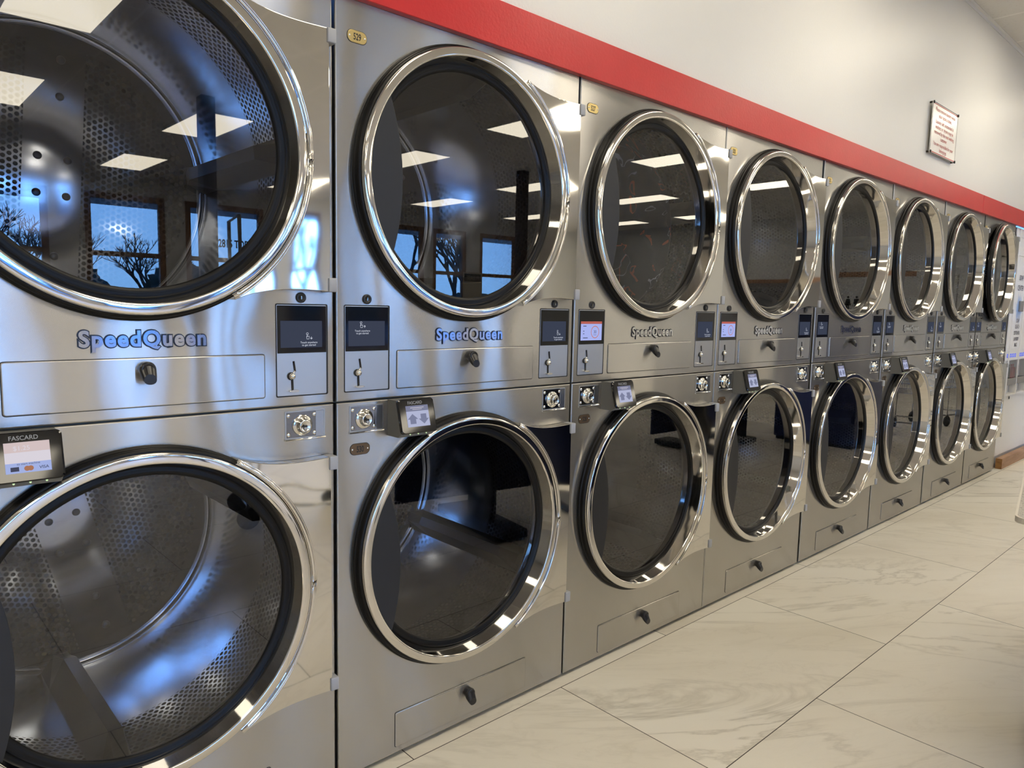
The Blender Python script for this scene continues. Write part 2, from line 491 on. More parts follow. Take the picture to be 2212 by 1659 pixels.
# door meshes: origin on the hinge line, at door-centre height
DX = CX - HX
b = MB().lathe([(.3650, -.0200), (.3658, -.0212), (.3660, -.0225), (.3660, -.0360), (.3657, -.0378), (.3648, -.0398), (.3632, -.0410), (.3615, -.0415), (.3595, -.0417), (.3540, -.0421), (.3475, -.0421),
                (.3458, -.0420), (.3443, -.0414), (.3430, -.0400), (.3422, -.0382), (.3418, -.0365), (.3410, -.0335), (.3330, -.0035), (.3312, .0030), (.3305, .0050), (.3305, .012)], DX, 0, 160)
ME['ring'] = b.fixed('door_ring', [M['chrome']])
b = MB().lathe([(.354, .0), (.378, .0), (.3787, -.004), (.3787, -.010), (.3775, -.0115), (.3745, -.0118), (.3740, -.0150), (.3735, -.0210), (.3705, -.0255), (.367, -.0265), (.360, -.0265), (.352, -.012)], DX, 0, 128)
ME['seal'] = b.fixed('door_seal', [M['rubber']])
b = MB().lathe([(.3325, .004), (.3300, .001), (.3265, -.0006), (.3235, .0006), (.3215, -.0003), (.317, .0002), (.3125, .0026), (.3108, .005), (.3108, .012)], DX, 0, 128)
ME['gasket'] = b.fixed('gasket', [M['rubber']])
b = MB(); n = 96
b.add([(DX + .314 * math.cos(2 * PI * i / n), .0065, .314 * math.sin(2 * PI * i / n)) for i in range(n)], [tuple(range(n))])
ME['glass'] = b.mesh('door_glass', [M['door_glass']])
b = MB(); poly = []                          # crescent pull at the latch side
ax, az, ar = -.247 - .60, -.020, .60
def in_ring(t): return math.hypot(ax + ar * math.cos(t), az + ar * math.sin(t)) < .3415
ts = [-.5 + i / 400 for i in range(401)]; ts = [t for t in ts if in_ring(t)]
for i in range(25):
    t = ts[0] + (ts[-1] - ts[0]) * i / 24; poly.append((DX + ax + ar * math.cos(t), az + ar * math.sin(t)))
aa = math.atan2(poly[-1][1], poly[-1][0] - DX); bb = math.atan2(poly[0][1], poly[0][0] - DX) + 2 * PI
for i in range(1, 32):
    t = aa + (bb - aa) * i / 32; poly.append((DX + .3415 * math.cos(t), .3415 * math.sin(t)))
b.prism(poly, -.030, -.0355, 0, .0012, True)
ME['pull'] = b.fixed('door_pull', [M['handle']])
b = MB(); poly = []                          # fish-tail hinge plate
A0, A1 = math.radians(60.0), math.radians(-60.0); RI = .3675
for i in range(41):
    t = A0 + (A1 - A0) * i / 40; poly.append((DX + RI * math.cos(t), RI * math.sin(t)))
RX = DX + .424
p0 = (DX + .3815 * math.cos(A1), .3815 * math.sin(A1)); p1 = (RX, -.306)
for i in range(13):
    u = i / 12; poly.append((p0[0] + (p1[0] - p0[0]) * u, p0[1] + (p1[1] - p0[1]) * u + .014 * math.sin(PI * u ** .8)))
p0, p1 = (RX, .306), (DX + .3815 * math.cos(A0), .3815 * math.sin(A0))
for i in range(13):
    u = i / 12; poly.append((p0[0] + (p1[0] - p0[0]) * u, p0[1] + (p1[1] - p0[1]) * u - .014 * math.sin(PI * (1 - u) ** .8)))
b.prism(poly, -.004, -.0365, 0, .0015, True)
arc = [(DX + .3735 * math.cos(A0 + (A1 - A0) * i / 40), -.0385, .3735 * math.sin(A0 + (A1 - A0) * i / 40)) for i in range(41)]
b.tube(arc, .0046, 10, 1)
arc = [(DX + .3795 * math.cos(A0 + (A1 - A0) * i / 40), -.0375, .3795 * math.sin(A0 + (A1 - A0) * i / 40)) for i in range(41)]
b.tube(arc, .0022, 8, 1)
ME['wing'] = b.fixed('hinge_plate', [M['mirror'], M['chrome']])
b = MB().box(-.019, .003, -.041, -.003, -.017, .017, 0, .0025, 2)
ME['cap'] = b.fixed('hinge_cap', [M['grey_plastic']])

# drum: origin at its own centre so it can be turned
b = MB(); RD = .41
b.lathe([(.41, .058), (.41, .752)], 0, 0, 96, 0)
b.lathe([(.41, .752), (.404, .760), (.396, .757), (.390, .752), (1e-4, .752)], 0, 0, 96, 1)
riv = []
for z in (-.32, -.22, -.05, .05, .22, .32):
    for x in ((-.036, .036) if abs(z) < .1 else (0.012,)):
        b.ball((x, .752, z), .011, 2, 8, .5)
ME['drum'] = b.mesh('drum', [M['drum_side'], M['drum_back'], M['paddle']])
def flip(me):
    me.flip_normals(); return me
b = MB(); vs = []
for y, h in ((.10, .05), (.16, .085), (.62, .085), (.74, .05)):
    vs += [(-.045, y, -.4095), (-.016, y, -.4095 + h), (.016, y, -.4095 + h), (.045, y, -.4095)]
fs = [(i * 4 + q, i * 4 + q + 1, i * 4 + q + 5, i * 4 + q + 4) for i in range(3) for q in range(3)] + [(0, 1, 2, 3), (12, 15, 14, 13)]
b.add(vs, fs, 0)
ME['paddle'] = b.fixed('drum_paddle', [M['paddle']])

# controls
def ctrl_mesh(x0):
    b = MB()
    b.prism(rrect(x0, x0 + .136, ZM + .024, ZM + .248, .004), .0005, -.0006, 1)  # black plate drawn as the shadowed inner edge of a recess
    b.prism(rrect(x0 + .0022, x0 + .1315, ZM + .0268, ZM + .2455, .003), .0, -.0012, 0, .0005)
    return b.mesh('control_panel', [M['plate_steel'], M['matte_black']])
def display_mesh(x0):
    return MB().prism(rrect(x0 + .0035, x0 + .1305, ZM + .1295, ZM + .2435, .0015), -.001, -.0024, 0, .0004).mesh('display', [M['display']])
CTRL = {'L': .0215, 'R': .7200}
SCR = (.0112, .1195, .1428, .2072)          # x offset 0/1, z 0/1 above ZM
def hand(b, x, z, s, y, mat):
    ring = lambda r0, r1, cx, cz: b.lathe([(r0, y), (r1, y)], cx, cz, 14, mat, False)
    ring(.0024 * s, .0032 * s, x - .001 * s, z + .0065 * s)
    for poly in ([(x - .0022, z + .006), (x - .0012, z + .006), (x - .0012, z - .001), (x - .0022, z - .001)],
                 [(x - .0035, z), (x + .0042, z), (x + .0042, z + .001), (x - .0035, z + .001)],
                 [(x - .0035, z), (x - .0027, z), (x - .0020, z - .0065), (x - .0028, z - .0065)],
                 [(x + .0042, z), (x + .0034, z), (x + .0026, z - .0065), (x + .0034, z - .0065)],
                 [(x - .0028, z - .0065), (x + .0034, z - .0065), (x + .0034, z - .0057), (x - .0028, z - .0057)]):
        b.add([(p[0], y, p[1]) for p in poly], [(0, 1, 2, 3)], mat)
def arrow(b, x, z, up, y, mat, s=1.0):
    k = 1 if up else -1
    for poly in ([(-.0006, -.003), (.0006, -.003), (.0006, .0032), (-.0006, .0032)], [(0, .0036), (-.0032, .0004), (-.0024, -.0004), (0, .002)], [(0, .0036), (.0032, .0004), (.0024, -.0004), (0, .002)]):
        b.add([(x + p[0] * s, y, z + k * p[1] * s) for p in poly], [(0, 1, 2, 3)], mat)
def screen_mesh(side, kind):
    x0 = CTRL[side]; b = MB(); y = -.0026
    a0, a1, z0, z1 = x0 + SCR[0], x0 + SCR[1], ZM + SCR[2], ZM + SCR[3]
    rect = lambda p, q, r, s_, m, yy: b.add([(p, yy, r), (q, yy, r), (q, yy, s_), (p, yy, s_)], [(0, 1, 2, 3)], m)
    if kind == 'idle':
        rect(a0, a1, z0, z1, 0, y)
        hx = a0 + (.038 if side == 'L' else .070); hz = z1 - (.011 if side == 'L' else .038)
        hand(b, hx, hz, 1.0, y - .0002, 1); arrow(b, hx + .0095, hz - .0035, side == 'L', y - .0002, 1)
        b.text('Touch anywhere', hx + .003, hz - .0165, .0066, y - .0002, 1, .004)
        b.text('to get started', hx + .003, hz - .0228, .0066, y - .0002, 1, .004)
        return b.mesh('display_screen', [M['screen_dim'], M['screen_dim_text']])
    rect(a0, a1, z0, z1 - .0085, 0, y); rect(a0, a1, z1 - .0085, z1, 1, y)
    cx, cz = a0 + .073, (z0 + z1) / 2 - .004
    b.lathe([(.0185, y - .0002), (.0212, y - .0002)], cx, cz, 40, 3, False)
    b.text('30', cx, cz - .0045, .0150, y - .0002, 2)
    for i in range(3): rect(cx - .008, cx + .008, cz - .0105 + 0 * i, cz - .0095, 2, y - .0002)
    for zz, w in ((z1 - .017, .016), (z1 - .034, .006), (z1 - .043, .006), (z1 - .057, .024)):
        rect(a0 + .012, a0 + .012 + w, zz, zz + .0025, 2, y - .0002)
    return b.mesh('display_screen', [M['screen_lit'], M['screen_red'], M['screen_ink'], M['screen_ring']])
for s_ in 'LR':
    x0 = CTRL[s_]
    ME['ctrl' + s_] = ctrl_mesh(x0); ME['disp' + s_] = display_mesh(x0); ME['idle' + s_] = screen_mesh(s_, 'idle')
    b = MB()                                 # coin drop: slotted stem, ball and cup
    x, z = x0 + .038, ZM + .074
    b.tube([(x + .006, -.0016, z + .036), (x + .0098, -.0016, z + .011)], .0026, 8, 1)
    b.tube([(x + .002, -.0016, z - .006), (x + .003, -.0016, z - .033)], .0030, 8, 1)
    b.tube([(x + .008, -.0022, z + .012), (x + .003, -.004, z + .004)], .0028, 8, 0)
    b.ball((x, -.007, z), .0082, 0); b.lathe([(.0095, -.0012), (.0095, -.004), (.007, -.005)], x - .001, z, 24, 1)
    b.prism([(x + .004 + .0125 * math.cos(t * PI / 12), z - .0355 + .0030 * math.sin(t * PI / 12)) for t in range(24)], -.001, -.011, 0, .001)
    ME['coin' + s_] = b.mesh('coin_drop', [M['nickel'], M['matte_black']])
ME['litL'] = screen_mesh('L', 'lit')
b = MB().lathe([(.0128, .0), (.0128, -.003), (.0115, -.0048), (.0075, -.0050), (.0072, -.0042), (.0001, -.0042)], 0, 0, 32)
b.prism([(-.0008, -.004), (.0008, -.004), (.0008, .004), (-.0008, .004)], -.004, -.0046, 1)
ME['lock'] = b.mesh('key_lock', [M['black'], M['nickel']])
# lint doors and their black latch
def lint_mesh(z0, z1, mat):
    b = MB(); b.prism(rrect(.1788, .6932, z0 - .0002, z1 + .0002, .0065), .0005, -.0003, 1)
    b.prism(rrect(.180, .692, z0 + .001, z1 - .001, .006), .0, -.0032, 0, .0022)
    return b.mesh('lint_door', [mat, M['matte_black']])
ME['lintu'] = lint_mesh(ZM + .0245, ZM + .1295, M['steel']); ME['lintl'] = lint_mesh(ZM - 1.0075, ZM - .902, M['steel_low'])
b = MB(); rings = []
for y, w, zt, zb in ((-.002, .0165, .017, -.010), (-.012, .0165, .017, -.013), (-.019, .0165, .017, -.020), (-.028, .0145, .002, -.027), (-.034, .0125, -.008, -.030)):
    pts = []
    for i in range(13): t = PI * i / 12; pts.append((w * math.cos(t), y, zt - w + w * math.sin(t)))
    for i in range(13): t = PI + PI * i / 12; pts.append((w * .95 * math.cos(t), y, zb + w * .6 + w * .6 * math.sin(t)))
    rings.append(pts)
n = len(rings[0]); vs = [p for r in rings for p in r]
b.add(vs, [(k * n + i, k * n + (i + 1) % n, (k + 1) * n + (i + 1) % n, (k + 1) * n + i) for k in range(4) for i in range(n)] + [tuple(4 * n + i for i in range(n))], 0)
b.lathe([(.0150, -.016), (.0150, -.0235), (.0135, -.0250), (.0100, -.0250), (.0095, -.0240), (.0001, -.0240)], 0, .001, 32, 0)
b.lathe([(.0062, -.0244), (.0070, -.0244)], 0, .001, 24, 1, False)
ME['latch'] = b.fixed('latch', [M['black'], M['grey_plastic']])
# badge
b = MB(); xl, zz = .4345, ZM + .1545
b.text('SpeedQueen', xl, zz, .0450, -.0012, 1, .085, .95, space=1.14)
b.text('SpeedQueen', xl, zz, .0450, -.0040, 0, .034, .95, depth=.0028, space=1.14)
ME['badge'] = b.mesh('name_badge', [M['logo_chrome'], M['logo_navy']])
# coin vault locks on the lower cabinet
def vault_mesh(x0, x1, dx):
    b = MB(); z0, z1 = ZM - .0855, ZM - .0115
    b.prism(rrect(x0, x1, z0, z1, .0015), .0005, -.0012, 1, .0004)
    b.prism(rrect(x0 + .004, x1 - .004, z0 + .008, z1 - .003, .001), -.0008, -.0016, 0)
    b.prism(rrect(x1 - .026, x1 - .004, z0 + .006, z1 - .003, .001), -.0008, -.0024, 3, .0006)
    b.tube([(x0, -.003, z0 + .003), (x1, -.003, z0 + .003)], .0022, 8, 2)
    for px in (x0 + .009, x1 - .030):
        for pz in (z0 + .016, z1 - .012): b.ball((px, -.0016, pz), .0052, 2, 10, .6)
    return b.mesh('vault_plate', [M['vault'], M['steel_edge'], M['nickel'], M['zinc']])
M['vault'] = plain('dark_mirror_plate', (.22, .22, .23), .12, 1.0)
ME['vaultL'] = vault_mesh(.036, .139, .078); ME['vaultR'] = vault_mesh(.740, .847, .785)
b = MB().lathe([(.0265, .0), (.0260, -.004), (.0235, -.0055), (.0200, -.0062), (.0170, -.0090), (.0160, -.017), (.0150, -.0195), (.0125, -.0205), (.0115, -.0195), (.0001, -.0195)], 0, 0, 48)
b.prism(rrect(-.006, .005, -.009, .002, .002), -.019, -.0199, 1)
b.prism(rrect(-.004, .004, -.0085, -.003, .001), -.0195, -.0203, 2)
ME['dial'] = b.mesh('vault_dial', [M['nickel'], M['matte_black'], M['grey_plastic']])
def plate_mesh(num, cx, cz, w, h, body):
    b = MB()
    b.prism(rrect(cx - w / 2 - .0012, cx + w / 2 + .0012, cz - h / 2 - .0012, cz + h / 2 + .0012, h * .48), .0005, -.0008, 1)
    b.prism(rrect(cx - w / 2, cx + w / 2, cz - h / 2, cz + h / 2, h * .46), .0, -.0018, 0, .0004)
    for sx in (-1, 1): b.ball((cx + sx * w * .40, -.0018, cz), .0026, 2, 8, .5)
    if num: b.text(num, cx, cz - .0078, .0222, -.0021, 1, .022, .66)
    return b.mesh('number_plate', [body, M['ink_dark'], M['nickel']])
# card reader
def reader_meshes(kind):
    x0, x1 = .1525, .262; zt, zb = ZM - .002, ZM - .088; yt, yb = -.043, -.066
    def P(u, v, d=0.0):                      # u right, v down on the sloping face
        nx, ny, nz = 0, -(zt - zb), 0
        ln = math.hypot(yt - yb, zt - zb)
        ny = -(zt - zb) / ln; nz = (yt - yb) / ln
        return (x0 + (x1 - x0) * u, yt + (yb - yt) * v + ny * d, zt + (zb - zt) * v + nz * d)
    b = MB()
    vs = [P(0, 0), P(1, 0), P(1, 1), P(0, 1), (x0, 0, zt), (x1, 0, zt), (x1, 0, zb - .012), (x0, 0, zb - .012), (x0, -.050, zb - .012), (x1, -.050, zb - .012)]
    b.add(vs, [(0, 3, 2, 1), (0, 1, 5, 4), (0, 4, 7, 8, 3), (1, 2, 9, 6, 5), (3, 8, 9, 2), (8, 7, 6, 9)], 0)
    for u in (.28, .52, .76): b.ball(tuple(Vector(P(u, 1)) + Vector((0, .004, -.004))), .0020, 1, 8)
    body = b.fixed('card_reader', [M['reader_grey'], M['led_green']])
    f = MB()
    def loop(m, d): return [P(.5 + (u - .5) * m[0], .5 + (v - .5) * m[1], d) for u, v in rr]
    rr = rrect(0, 1, 0, 1, .10)
    n = len(rr); A = loop((1.06, 1.05), .0004); B = loop((1.06, 1.05), .006); D = loop((1.0, .99), .0080)
    f.add(A + B + D, [(k * n + i, k * n + (i + 1) % n, (k + 1) * n + (i + 1) % n, (k + 1) * n + i) for k in range(2) for i in range(n)] + [tuple(2 * n + i for i in range(n))], 0)
    def lettering(body_, u, v, size, m, off=0.0, sx=1.0, d=.0083):
        vs, fs = text_mesh(body_, off, 'CENTER', 1.0)
        w = x1 - x0; h = math.hypot(yt - yb, zt - zb)
        f.add([P(u + a * size * sx / w, v - q * size / h, d) for a, q in vs], fs, m)
    lettering('FASCARD', .46, .145, .0115, 1, .012, .95)
    face = f.fixed('reader_face', [M['display'], M['reader_text']])
    f = MB()
    def quad(u0, u1, v0, v1, m, d=.0084): f.add([P(u0, v0, d), P(u1, v0, d), P(u1, v1, d), P(u0, v1, d)], [(0, 3, 2, 1)], m)
    U0, U1, V0, V1 = .17, .83, .19, .83
    if kind == 'pay':
        quad(U0, U1, V0, .40, 1); quad(U0, U1, .40, .62, 0); quad(U0, U1, .62, V1, 2)
        lettering('$1.25', .42, .36, .0120, 0, .004, 1, .0088); lettering('to start machine', .5, .665, .0055, 3, 0, 1, .0088)
        lettering('VISA', .72, .775, .0078, 3, .008, 1, .0088)
        for k, u in ((4, .475), (4, .525)):
            c = Vector(P(u, .745, .0089)); q = [(c.x + .0048 * math.cos(t * PI / 10), c.y + .0048 * math.sin(t * PI / 10) * (P(0, 0)[1] - P(0, 1)[1]) / .089, c.z + .0046 * math.sin(t * PI / 10)) for t in range(20)]
            f.add(q, [tuple(range(20))], k)
        quad(.24, .36, .70, .79, 3, .0088)
        ms = [M['screen_white'], M['screen_pink'], M['screen_blue'], M['screen_ink'], M['screen_orange']]
    else:
        quad(U0, U1, V0, .36, 1); quad(U0, U1, .36, V1, 0)
        for cu, up in ((.34, True), (.66, False)):
            k = 1 if up else -1; cv = .60
            pts = [(0, -.17), (.15, .0), (.085, .0), (.085, .15), (-.085, .15), (-.085, .0), (-.15, .0)]
            f.add([P(cu + a, cv + k * q * .95, .0088) for a, q in pts], [tuple(range(7))], 2)
        quad(.30, .70, .25, .265, 3, .0088); quad(.36, .64, .30, .312, 3, .0088)
        ms = [M['screen_pale'], M['screen_head'], M['screen_arrow'], M['screen_white']]
    return body, face, f.mesh('reader_screen', ms)
ME['rdA'] = reader_meshes('pay'); ME['rdB'] = reader_meshes('arrows')

XS = [0, .88, 1.76, 2.636, 3.529, 4.419, 5.316, 6.165]
NUM = [('531', '532'), ('529', '530'), ('527', '528'), ('525', '526'), ('523', '524'), ('521', '522'), ('519', '520'), ('517', '518')]
LAB = ['stacked steel dryer cut off by the photo edge, nearest the camera, left of plate 529',
       'stacked steel dryer with brass plate 529 above and bronze plate 530 below',
       'stacked steel dryer with black printed laundry turning behind its upper glass and lit 30 screen',
       'fourth stacked dryer from the camera, empty upper drum and a lit 30 screen',
       'fifth stacked dryer from the camera, navy blue mirrored in its lower door',
       'sixth stacked dryer from the camera, third from the soap machine end',
       'seventh stacked dryer from the camera, next to the end one',
       'end stacked dryer beside the white soap machine, its upper door ajar']
DRUMROT = [(math.radians(4), math.radians(-14)), (math.radians(60), math.radians(38))] + [(0, PI), (PI, 0), (0, 0), (PI, PI), (0, PI), (PI, 0)]

def add_door(root, key, rz=0.0):
    cz = CZ[key]
    d = obj('door', ME['ring'], root, (HX, 0, cz), (0, 0, rz))
    obj('door_seal', ME['seal'], d); obj('gasket', ME['gasket'], d); obj('door_glass', ME['glass'], d)
    obj('door_pull', ME['pull'], d); obj('hinge_plate', ME['wing'], d)
    for z in (.290, -.290): obj('hinge_cap', ME['cap'], d, (-.004, 0, z))
    return d

for i, x in enumerate(XS):
    t = thing('stack_dryer', LAB[i], 'dryer', (x, 0, 0), 0, 'stacked dryers along the wall')
    if i == 7: t.scale.x = .985
    obj('carcass', ME['body'], t)
    obj('upper_panel', ME['pu'], t); obj('lower_panel', ME['pl'], t)
    for k, key in enumerate('ul'):
        add_door(t, key, math.radians(2.4) if (i == 7 and key == 'u') else 0.0)
        dr = obj('drum', ME['drum'], t, (CX, 0, CZ[key]), (0, DRUMROT[i][k], 0))
        for q in range(3): obj('drum_paddle', ME['paddle'], dr, (0, 0, 0), (0, q * 2 * PI / 3 + .35, 0))
        ld = obj('lint_door', ME['lint' + key], t)
        obj('latch', ME['latch'], ld, (.432 if key == 'u' else .442, 0, ZM + (.105 if key == 'u' else -.932)))
    for s_ in 'LR':
        c = obj('control_panel', ME['ctrl' + s_], t)
        dsp = obj('display', ME['disp' + s_], c)
        obj('coin_drop', ME['coin' + s_], c)
        sm = ME['litL'] if (s_ == 'L' and i in (2, 3)) else ME['idle' + s_]
        obj('display_screen', sm, c)
        obj('key_lock', ME['lock'], t, (.088 if s_ == 'L' else .785, 0, ZM + .263))
        vp = obj('vault_plate', ME['vault' + s_], t)
        obj('vault_dial', ME['dial'], vp, (.079 if s_ == 'L' else .785, 0, ZM - .048))
    obj('name_badge', ME['badge'], t)
    up, lo = NUM[i]
    show = i in (1, 2)
    obj('number_plate', plate_mesh(up, .0598, ZM + .9035, .053, .0285, M['brass']), t)
    obj('number_plate', plate_mesh(lo, .0672, ZM - .1270, .057, .0285, M['bronze']), t)
    body, face, scr = ME['rdA'] if i == 0 else ME['rdB']
    cr = obj('card_reader', body, t)
    obj('reader_face', face, cr); obj('reader_screen', scr, cr)
flip(ME['drum'])

# laundry behind the third upper glass
bm = bmesh.new(); bmesh.ops.create_icosphere(bm, subdivisions=5, radius=1.0)
rnd = random.Random(3)
ph = [(rnd.uniform(-6, 6), rnd.uniform(-6, 6), rnd.uniform(-6, 6), rnd.uniform(0, 6)) for _ in range(14)]
for v in bm.verts:
    d = v.co.copy(); k = 1.0 + sum(.022 * math.sin(a * d.x + c * d.y + e * d.z + f) for a, c, e, f in ph)
    v.co = Vector((d.x * .372 * k, .30 + d.y * .26 * k, d.z * .372 * k))
    v.co.y = max(v.co.y, .064 + .02 * math.sin(14 * d.x + 9 * d.z) + .012 * math.sin(23 * d.z - 11 * d.x))
    r = math.hypot(v.co.x, v.co.z)
    if r > .325: v.co.x *= .325 / r; v.co.z *= .325 / r
bl = MB().bm(bm, 0, True).mesh('blanket', [M['blanket']])
tag(obj('blanket', bl, None, (XS[2] + CX, 0, CZ['u'])), 'black fleece with orange and grey print behind the upper glass of the third dryer', 'blanket')

# ------------------------------------------------------------------ room shell
CEIL = 3.31; X0, X1, Y0 = -4.5, 15.1, -12.0
struct('floor', MB().box(X0, X1, Y0, 1.2, -.05, 0).mesh('floor', [M['floor']]))
struct('ceiling', MB().box(X0, X1, Y0, .1, CEIL, CEIL + .06).mesh('ceiling', [M['ceiling']]))
struct('wall_back', MB().box(X0, X1, 0, .1, 2.06, CEIL).mesh('wall_back', [M['wall']]))
struct('wall_back_left', MB().box(X0, -.02, 0, .1, 0, 2.06).mesh('wall_back_left', [M['wall']]))
struct('wall_back_right', MB().box(8.42, X1, 0, .1, 0, 2.06).mesh('wall_back_right', [M['wall']]))
struct('wall_left', MB().box(X0 - .1, X0, Y0, .1, 0, CEIL).mesh('wall_left', [M['wall_end']]))
struct('wall_right', MB().box(X1, X1 + .1, Y0, .1, 0, CEIL).mesh('wall_right', [M['wall_end']]))
struct('trim_1', MB().box(X0, 6.02, -.022, -.0005, 2.028, 2.153, 0, .0015).fixed('trim_1', [M['red']]), 'red painted board above the dryers')
struct('trim_2', MB().box(6.0215, 8.6, -.0228, -.0005, 2.0275, 2.1525, 0, .0015).fixed('trim_2', [M['red']]), 'further red painted board reaching past the soap machine')
b = MB().box(X0, X1, -.022, -.0003, CEIL - .003, CEIL - .0005); b.box(X0, X1, -.003, -.0003, CEIL - .026, CEIL - .001)
struct('trim_3', b.mesh('trim_3', [M['white_trim']]), 'metal wall angle under the ceiling tiles')

# window wall (behind the camera, mirrored in the dryers)
WIN = [(-3.6, -1.9), (-1.55, .15), (.55, 2.48), (2.99, 4.24), (4.58, 6.03), (6.45, 7.35), (7.65, 9.80), (10.05, 11.03), (11.45, 12.68)]
ZW0, ZW1, ZT = .30, 3.02, 2.02
b = MB().box(X0, X1, Y0 - .12, Y0, 0, ZW0); b.box(X0, X1, Y0 - .12, Y0, ZW1, CEIL)
px = X0
for a, c in WIN + [(X1, X1)]:
    b.box(px, a, Y0 - .12, Y0, ZW0, ZW1); px = c
struct('wall_front', b.mesh('wall_front', [M['wall_end']]))
for k, (a, c) in enumerate(WIN):
    b = MB(); w = .10
    b.box(a, a + w, Y0 - .10, Y0 - .02, ZW0, ZW1); b.box(c - w, c, Y0 - .10, Y0 - .02, ZW0, ZW1)
    b.box(a + w, c - w, Y0 - .10, Y0 - .02, ZW1 - w, ZW1); b.box(a + w, c - w, Y0 - .10, Y0 - .02, ZW0, ZW0 + w); b.box(a + w, c - w, Y0 - .10, Y0 - .02, ZT - .04, ZT + .04)
    if c - a > 1.6: b.box((a + c) / 2 - .05, (a + c) / 2 + .05, Y0 - .10, Y0 - .02, ZW0 + w, ZW1 - w)
    if k == 4: b.box(4.83, 5.08, Y0 - .10, Y0 - .02, ZW0 + w, ZW1 - w)
    o = struct('window_%d' % (k + 1), b.mesh('window', [M['frame_wood']]))
    p = MB().add([(a + w, Y0 - .06, ZW0 + w), (c - w, Y0 - .06, ZW0 + w), (c - w, Y0 - .06, ZW1 - w), (a + w, Y0 - .06, ZW1 - w)], [(0, 1, 2, 3)])
    obj('window_pane', p.mesh('window_pane', [M['pane']]), o)
    if k == 4:
        q = MB().text('2815 TODD', 5.52, 2.26, .20, Y0 - .055, 0, .03, .66)
        obj('lettering', q.mesh('lettering', [M['matte_black']]), o)
b = MB()
for i, xx in enumerate((2.78, 7.64)):
    struct('column_%d' % (i + 1), MB().box(xx - .07, xx + .07, (-6.0, -6.5)[i] - .07, (-6.0, -6.5)[i] + .07, 0, CEIL, 0, .006).fixed('column', [M['post']]))
struct('canopy', MB().box(X0, X1, -14.2, -12.13, 3.06, 3.2).mesh('canopy', [M['white_trim']]), 'canopy soffit outside the windows')
struct('ground', MB().box(-40, 60, -70, -12.12, -.12, -.06).mesh('ground', [M['asphalt']]))

# ------------------------------------------------------------------ ceiling lights
b = MB(); b.box(-.31, .31, -.69, .69, .004, .012, 0)
for a in ((-.31, -.29, -.69, .69), (.29, .31, -.69, .69), (-.29, .29, -.69, -.67), (-.29, .29, .67, .69)): b.box(a[0], a[1], a[2], a[3], -.008, .004, 0)
ME['lf'] = b.mesh('lamp_frame', [M['lamp_frame']])
ME['ld'] = MB().box(-.29, .29, -.67, .67, -.004, .003).mesh('diffuser', [M['lamp']])
LP = [(1.2, -4.15), (5.80, -4.2), (8.33, -4.12), (11.0, -4.1), (1.2, -7.15), (3.22, -7.2), (5.93, -7.1), (8.72, -7.37), (10.97, -6.85), (13.75, -7.2),
      (3.3, -10.38), (8.87, -10.15), (11.6, -10.4), (13.77, -9.6), (-1.6, -4.15), (-1.6, -7.15), (-1.6, -10.3), (5.95, -10.35),
      (-1.6, -1.25), (1.25, -1.2), (3.4, -1.2), (5.8, -1.2), (8.4, -1.2), (11.0, -1.2)]  # list includes invented lights besides those read from the reflections
for x, y in LP:
    l = thing('ceiling_light', 'flat warm white panel light set in the ceiling grid, in a set partly mirrored in the dryer doors, partly added', 'ceiling light', (x, y, CEIL - .012), 0, 'panel lights in the ceiling')
    obj('lamp_frame', ME['lf'], l); obj('diffuser', ME['ld'], l)

# ------------------------------------------------------------------ sign above the dryers
SX0, SX1, SZ0, SZ1 = 4.866, 5.330, 2.274, 2.575
sg = thing('notice_sign', 'clear acrylic notice with red lettering screwed to the white wall above the dryers', 'sign', ((SX0 + SX1) / 2, 0, (SZ0 + SZ1) / 2))
w2, h2 = (SX1 - SX0) / 2, (SZ1 - SZ0) / 2
obj('sign_panel', MB().box(-w2, w2, -.020, -.016, -h2, h2).fixed('sign_panel', [M['sign_white'] if 'sign_white' in M else plain('sign_white', (.80, .765, .73), .25)]), sg)
b = MB(); y = -.0206
for a in ((-w2, w2, h2 - .004, h2), (-w2, w2, -h2, -h2 + .004), (-w2, -w2 + .004, -h2, h2), (w2 - .004, w2, -h2, h2)):
    b.add([(a[0], y, a[2]), (a[1], y, a[2]), (a[1], y, a[3]), (a[0], y, a[3])], [(0, 1, 2, 3)], 1)
for a in ((-w2 + .012, w2 - .012, h2 - .012, h2 - .007), (-w2 + .012, w2 - .012, -h2 + .007, -h2 + .012)):
    b.add([(a[0], y, a[2]), (a[1], y, a[2]), (a[1], y, a[3]), (a[0], y, a[3])], [(0, 1, 2, 3)], 0)
for k, s_ in enumerate(('Please remove laundry when', 'your cycle is done.', 'Laundry left unattended in', 'washers or dryers may be', 'removed by the next waiting', 'customer.', 'You are responsible for your', 'belongings.')):
    b.text(s_, 0, (.104, .072, .034, .003, -.028, -.059, -.096, -.127)[k], .0318, y - .0003, 0, .003, .98)
obj('lettering', b.mesh('lettering', [M['red_ink'], M['matte_black']]), sg)
for sx in (-1, 1):
    for sz in (-1, 1):
        obj('standoff_screw', MB().lathe([(.006, 0), (.006, -.021), (.009, -.022), (.009, -.026), (.0001, -.027)], 0, 0, 16).fixed('standoff_screw', [M['ink_dark']]), sg, (sx * (w2 - .006), 0, sz * (h2 - .006)))

